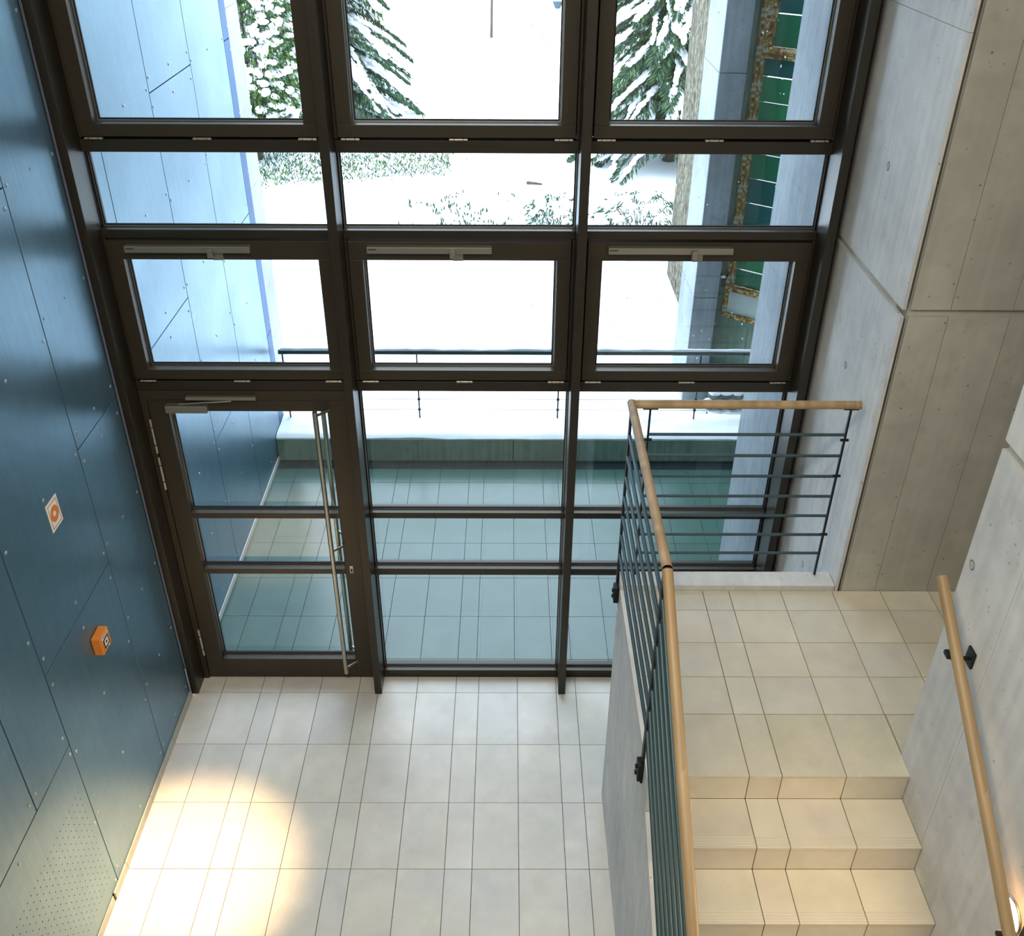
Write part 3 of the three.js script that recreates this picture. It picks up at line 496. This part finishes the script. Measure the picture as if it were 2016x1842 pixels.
function spruce(x, z, h, rad, seed, label, f0) {
  const r = rng(seed), t = grp('spruce_tree'), y0 = groundY(x, z), A = [], B = [], S = [];
  part('trunk', cyl(V(x, y0 - 0.1, z), V(x, y0 + h, z), 0.14, 0.015, 9), bark, t);
  const nb = 150;
  for (let i = 0; i < nb; i++) {
    const f = f0 + (0.97 - f0) * (i / nb), ph = i * 2.39996 + r() * 0.5, L = rad * (1 - f) ** 0.75 * (0.8 + 0.35 * r()) + 0.12, yb = y0 + h * f, out = V(Math.cos(ph), 0, Math.sin(ph)), side = V(-out.z, 0, out.x);
    const at = (s, lat = 0) => V(x, yb, z).addScaledVector(out, L * s).addScaledVector(side, lat).setY(yb - L * (0.18 * s + 0.34 * s * s));
    const n = Math.round(120 + L * 300);
    for (let k = 0; k < n; k++) {
      const s = 0.12 + 0.9 * r(), lat = (r() - 0.5) * L * 0.62 * (1.1 - s), p = at(s, lat); p.y -= r() * 0.09;
      const d = out.clone().multiplyScalar(0.75).addScaledVector(side, Math.sign(lat) * 0.7 + (r() - 0.5) * 0.8).add(V(0, -0.55 - 0.6 * r(), 0)).normalize();
      const w = V(r() - 0.5, r() - 0.5, r() - 0.5).cross(d).normalize(); blade(r() < 0.7 ? A : B, p, d, w, 0.09 + 0.1 * r(), 0.011 + 0.01 * r());
    }
    const m = Math.round(5 + L * 11), lane = 2 + Math.floor(r() * 4);
    for (let q0 = 0; q0 < lane; q0++) { const off = (r() - 0.5) * L * 0.66, from = 0.15 + 0.3 * r(), to = 0.75 + 0.3 * r(); for (let k = 0; k < m; k++) { const s = from + (to - from) * (k + r() * 0.8) / m, p = at(s, off * (1.15 - s) + (r() - 0.5) * 0.05); p.y += 0.015 + 0.02 * r(); const q = 0.03 + 0.06 * r() * r(); S.push(blob(r, p, q * 1.7, q * 0.65, q * 0.85, -ph + (r() - 0.5) * 0.6, -0.5 * s)); } }
  }
  part('needles', triSoup(A), spruceA, t); part('needles', triSoup(B), spruceB, t);
  part('snow_load', S, snow, t).userData.kind = 'stuff';
  put(t, label, 'tree');
}
function shrub(x, z, h, rad, seed, label, name, cat, nl, ns, leaf, m1 = shrubA, m2 = shrubB) {
  const r = rng(seed), t = grp(name), y0 = groundY(x, z), A = [], B = [], S = [], st = [];
  for (let k = 0; k < 7; k++) { const a = k * 0.9; st.push(cyl(V(x, y0 - 0.05, z), V(x + Math.cos(a) * rad * 0.6, y0 + h * 0.7, z + Math.sin(a) * rad * 0.6), 0.03 * h / 3, 0.008, 6)); }
  part('stems', st, bark, t);
  const pt = (in0) => { const a = r() * 6.2832, u = r() * 1.9 - 0.9, q = in0 + (1.02 - in0) * Math.sqrt(r()), c = Math.sqrt(1 - u * u * 0.98); return V(x + Math.cos(a) * c * rad * q, y0 + h * 0.52 + u * h * 0.5 * q, z + Math.sin(a) * c * rad * q); };
  for (let k = 0; k < nl; k++) { const p = pt(0.62), d = V(p.x - x, -0.5 * rad + (r() - 0.5) * rad, p.z - z).normalize().add(V(r() - 0.5, -0.4 * r(), r() - 0.5)).normalize(), w = V(r() - 0.5, r() * 0.4, r() - 0.5).cross(d).normalize(); blade(r() < 0.6 ? A : B, p, d, w, leaf * (0.7 + 0.6 * r()), leaf * 0.14); }
  for (let k = 0; k < ns; k++) { const c = pt(0.86); for (let e = 0; e < 5; e++) { const q = leaf * (0.22 + 0.4 * r()), p = c.clone().add(V((r() - 0.5) * leaf * 1.5, (r() - 0.5) * leaf * 0.7, (r() - 0.5) * leaf * 1.5)); S.push(blob(r, p, q * 1.25, q * 0.75, q, r() * 6, (r() - 0.5) * 0.9)); } }
  part('leaves', triSoup(A), m1, t); part('leaves', triSoup(B), m2, t);
  part('snow_load', S, snow, t).userData.kind = 'stuff';
  put(t, label, cat);
}
spruce(-4.5, -18.6, 7.4, 2.75, 1001, 'snow laden spruce beside the broadleaved evergreen', 0.09);
spruce(3.3, -15.0, 6.6, 2.1, 1003, 'snow laden spruce in front of the rough grey wall', 0.12);
shrub(-5.15, -14.9, 4.8, 1.25, 1005, 'tall broadleaved evergreen covered in snow beside the panel wall end', 'evergreen_shrub', 'shrub', 22000, 950, 0.115);
shrub(0.78, -10.75, 0.62, 0.5, 1007, 'small dark bush poking out of the snow, alone', 'garden_bush', 'bush', 900, 70, 0.09, spruceA, shrubA);
shrub(2.2, -10.7, 0.66, 0.75, 1009, 'small dark bush poking out of the snow by the old building', 'garden_bush', 'bush', 1300, 90, 0.09, spruceA, shrubA);
{ // leaf litter and grass under the left trees, stray stalks in the open snow
  const r = rng(1011), A = [], B = [];
  for (let k = 0; k < 5200; k++) { const x = -6.4 + 5.2 * r(), z = -15.6 + 3.3 * r() ** 0.8; if (z > -13.0 + (x + 5.6) * -0.26 + 0.35 * r()) continue; const p = V(x, groundY(x, z) - 0.01, z), d = V(r() - 0.5, 0.25 + 0.5 * r(), r() - 0.5).normalize(), w = V(r() - 0.5, 0, r() - 0.5).cross(d).normalize(); blade(r() < 0.7 ? A : B, p, d, w, 0.07 + 0.12 * r() ** 2, 0.012); }
  const g = grp('leaf_litter'); part('dark_blades', triSoup(A), spruceA, g); part('green_blades', triSoup(B), shrubB, g); put(g, 'dark leaves and grass showing through snow under the left trees', 'grass', { kind: 'stuff' });
  const C = [];
  for (let k = 0; k < 420; k++) { const x = -1.9 + 2.0 * r(), z = -10.2 - 2.6 * r() ** 1.4; if (hill(x * 0.31 + 0.5, z * 0.37) < 0.52) continue; const p = V(x, groundY(x, z) - 0.02, z), d = V((r() - 0.5) * 0.5, 1, (r() - 0.5) * 0.5).normalize(), w = V(1, 0, r() - 0.5).normalize(); blade(C, p, d, w, 0.05 + 0.1 * r(), 0.016); }
  put(part('dry_stalks', triSoup(C), spruceA), 'scattered dark stalks sticking out of the open snow', 'grass', { kind: 'stuff' });
}
{
  const g = grp('street_lamp'), x = 0.87, z = -14.0, y0 = groundY(x, z), pale = new THREE.MeshStandardMaterial({ color: 0xc9dcdc, roughness: 0.5, metalness: 0.2 });
  part('pole', cyl(V(x, y0 - 0.1, z), V(x, y0 + 4.4, z), 0.052, 0.034, 14), pale, g);
  part('middle_collar', cyl(V(x, y0 + 1.32, z), V(x, y0 + 1.37, z), 0.075, 0.062, 14), pale, g); part('foot_collar', cyl(V(x, y0 - 0.05, z), V(x, y0 + 0.09, z), 0.08, 0.07, 14), pale, g);
  part('upper_collar', cyl(V(x, y0 + 3.0, z), V(x, y0 + 3.12, z), 0.05, 0.1, 14), railSteel, g);
  part('lamp_head', new THREE.SphereGeometry(0.2, 20, 14).scale(1, 0.7, 1).translate(x, y0 + 4.5, z), whitePlastic, g);
  put(g, 'slender pale lamp post standing in the open snow', 'lamp post');
  const s = grp('garden_stake'), sx = -0.6, sz = -29; part('stake', cyl(V(sx, groundY(sx, sz) - 0.1, sz), V(sx + 0.03, groundY(sx, sz) + 1.3, sz), 0.05, 0.04, 8), bark, s); put(s, 'lone thin wooden stake far out in the snow', 'stake');
  const b = part('fallen_branch', [cyl(V(0.35, groundY(0.4, -13.2) + 0.04, -13.3), V(0.62, groundY(0.6, -13.1) + 0.09, -13.05), 0.035, 0.02, 7), cyl(V(0.45, groundY(0.4, -13.2) + 0.06, -13.2), V(0.5, groundY(0.5, -13.1) + 0.14, -13.0), 0.018, 0.01, 6)], bark); put(b, 'short fallen branch lying in the snow near the lamp post', 'branch');
}
// ---------------------------------------------------------------- old building at the right
{
  const p = grp('concrete_pillar');
  for (const [y0, y1] of [[-0.3, 1.3], [1.3, 3.63], [3.63, 6.49]]) part('concrete_lift', rb(2.033, 2.302, y0 + 0.002, y1 - 0.002, -5.5, -4.65, 0.01), concreteOut, p);
  put(p, 'tall concrete pillar of the old building beside the green window', 'pillar', ST);
  put(part('shade_roof', rb(2.03, 4.9, 6.5, 6.75, -5.6, -3.41, 0.01), concreteOut), 'unseen roof slab added over the gap to shade the old pillar', 'roof', ST);  // added slab, never in view, keeps sky light off the pillar front
  put(part('shade_roof_near', rb(2.51, 4.9, 6.5, 6.75, -3.4, -0.31, 0.01), concreteOut), 'unseen roof slab added beside the canopy to shade the old pillar', 'roof', ST);  // unseen continuation of the added slab, darkens the recess
  put(part('shade_wall', bx(3.5, 3.75, -0.3, 6.49, -4.4, -1.69), concreteOut), 'unseen concrete wall added across the gap to shade the old pillar', 'wall', ST);  // added behind the terrace wall to stop side light on the pillar
  const w = part('rough_wall', bx(2.43, 2.95, -0.3, 6.4, -8.8, -6.4), pebble); put(w, 'rough pebbledash wall end behind the pale pillar', 'wall', ST);
  // window wall, turned
  const yaw = -0.64, o = grp('old_window'), rust = (() => { const a = fbm(12, 4, 951), b = fbm(4, 3, 955), sv = lattice(128, 957); return new THREE.MeshStandardMaterial({ roughness: 0.8, map: tex(256, 0.34, (u, v, c) => { const n = a(u, v) + 0.35 * (b(u, v) - 0.5), m = sv(u * 128, v * 6); if (n > 0.55) { c[0] = 96 + 60 * m; c[1] = 58 + 34 * m; c[2] = 34; } else if (n < 0.36) { c[0] = 196; c[1] = 192; c[2] = 168; } else { c[0] = 150 + 44 * m; c[1] = 116 + 40 * m; c[2] = 40; } }) }); })();
  const rot = new THREE.Matrix4().makeRotationY(yaw).setPosition(2.44, 0, -4.92), W = (x0, x1, y0, y1, z0, z1, r = 0.003) => rb(x0, x1, y0, y1, z0, z1, r).applyMatrix4(rot);
  const green = (h) => new THREE.MeshPhysicalMaterial({ color: h, roughness: 0.18, clearcoat: 0.6, metalness: 0 }), gm = [green(0x2e7a55), green(0x2a6660), green(0x3a8a5a)];
  part('jamb', W(0, 0.045, 0.98, 6.2, -0.06, 0.03), rust, o); part('jamb', W(0.05, 0.085, 1.3, 3.78, -0.06, 0.015), rust, o); part('jamb', W(0.06, 0.15, 3.78, 6.2, -0.06, 0.02), rust, o);
  part('sash_rail', W(0.05, 1.3, 3.735, 3.775, -0.06, 0.02), rust, o); part('sash_rail', W(0.06, 1.3, 3.785, 3.84, -0.06, 0.03), rust, o);
  part('window_sill', W(0.0, 1.3, 1.3, 1.352, -0.06, 0.05), rust, o); part('bottom_rail', W(0, 1.3, 0.975, 1.03, -0.06, 0.03), rust, o);
  part('spandrel_panel', W(0.046, 1.3, 1.03, 1.3, -0.05, 0.0), new THREE.MeshStandardMaterial({ color: 0xcfd8d2, roughness: 0.6 }), o);
  const ys = [1.352, 1.551, 1.79, 2.04, 2.29, 2.55, 2.81, 3.07, 3.32, 3.565, 3.735];
  for (let k = 0; k + 1 < ys.length; k++) part('pane', W(0.086, 1.3, ys[k] + 0.004, ys[k + 1] - 0.004, -0.03 - 0.003 * (k % 3), -0.02), gm[(k * 2 + (k >> 1)) % 3], o);
  const y2 = [3.84, 4.14, 4.44, 4.74, 5.04]; for (let k = 0; k + 1 < y2.length; k++) part('pane', W(0.151, 1.3, y2[k] + 0.004, y2[k + 1] - 0.004, -0.03, -0.02), gm[k % 3], o);
  for (let k = 1; k < 10; k++) if (k !== 9) part('pane_bead', W(0.086, 1.3, ys[k] - 0.004, ys[k] + 0.004, -0.02, -0.012), bead, o);
  put(o, 'old green glass window with peeling yellow frame in the neighbouring building', 'window', ST);
  const u = part('old_plinth', [W(-0.3, 1.3, -0.4, 0.972, -0.25, -0.02, 0.01), W(-0.3, -0.002, 0.972, 6.2, -0.25, -0.02, 0.01)], concreteWet); put(u, 'grey concrete wall under the old green window', 'wall', ST);
  const hk = grp('wall_hook'); part('iron_hook', [cyl(V(2.36, 1.49, -4.86), V(2.36, 1.49, -4.72), 0.018, 0.014, 8), cyl(V(2.36, 1.47, -4.73), V(2.43, 1.58, -4.74), 0.012, 0.006, 8), cyl(V(2.36, 1.4, -4.73), V(2.36, 1.49, -4.73), 0.02, 0.018, 8)], railBlack, hk); part('snow_cap', new THREE.SphereGeometry(0.026, 10, 8).scale(1.2, 0.6, 1).translate(2.35, 1.515, -4.73), snow, hk); put(hk, 'small black iron hook with a snow cap beside the old window', 'hook');
  // dry stone pile under snow at its foot
  const s = grp('stone_pile'), r = rng(1201), st = [], sm = [0x6b6a60, 0x565a55, 0x7c776a].map((h) => new THREE.MeshStandardMaterial({ color: h, roughness: 0.95 }));
  for (let row = 0; row < 5; row++) for (let k = 0; k < 8; k++) { const x = 2.24 + k * 0.13 + (row % 2) * 0.06, y = 0.02 + row * 0.105, z = -4.08 - row * 0.045; part('stone', blob(r, V(x, y, z), 0.075, 0.05, 0.07, r() * 6, 0), sm[(k + row) % 3], s); part('snow_cap', blob(r, V(x, y + 0.04, z + 0.02), 0.072, 0.026, 0.075, r() * 6, 0), snow, s.children[s.children.length - 1]); }
  part('snow_cover', Array.from({ length: 12 }, (_, k) => blob(r, V(2.22 + 0.1 * k, 0.56, -4.32), 0.13, 0.05, 0.12, r() * 6, 0)), snow, s);
  put(s, 'heap of rough stones capped with snow under the old window', 'stone heap');
}
{ // snow still falling outside
  const r = rng(1301), fl = [], o = strip(new THREE.OctahedronGeometry(1, 0));
  for (let k = 0; k < 320; k++) { const z = -3.92 - 0.62 * r(), q = 0.004 + 0.006 * r(); fl.push(o.clone().scale(q, q * (1 + r()), q).translate(-2.3 + 5 * r(), 0.4 + 5.2 * r(), z)); }
  put(part('snowflakes', fl, snow), 'loose snowflakes falling in front of the old green window', 'snowflakes', { kind: 'stuff' });
}
renderer.render(scene, camera);
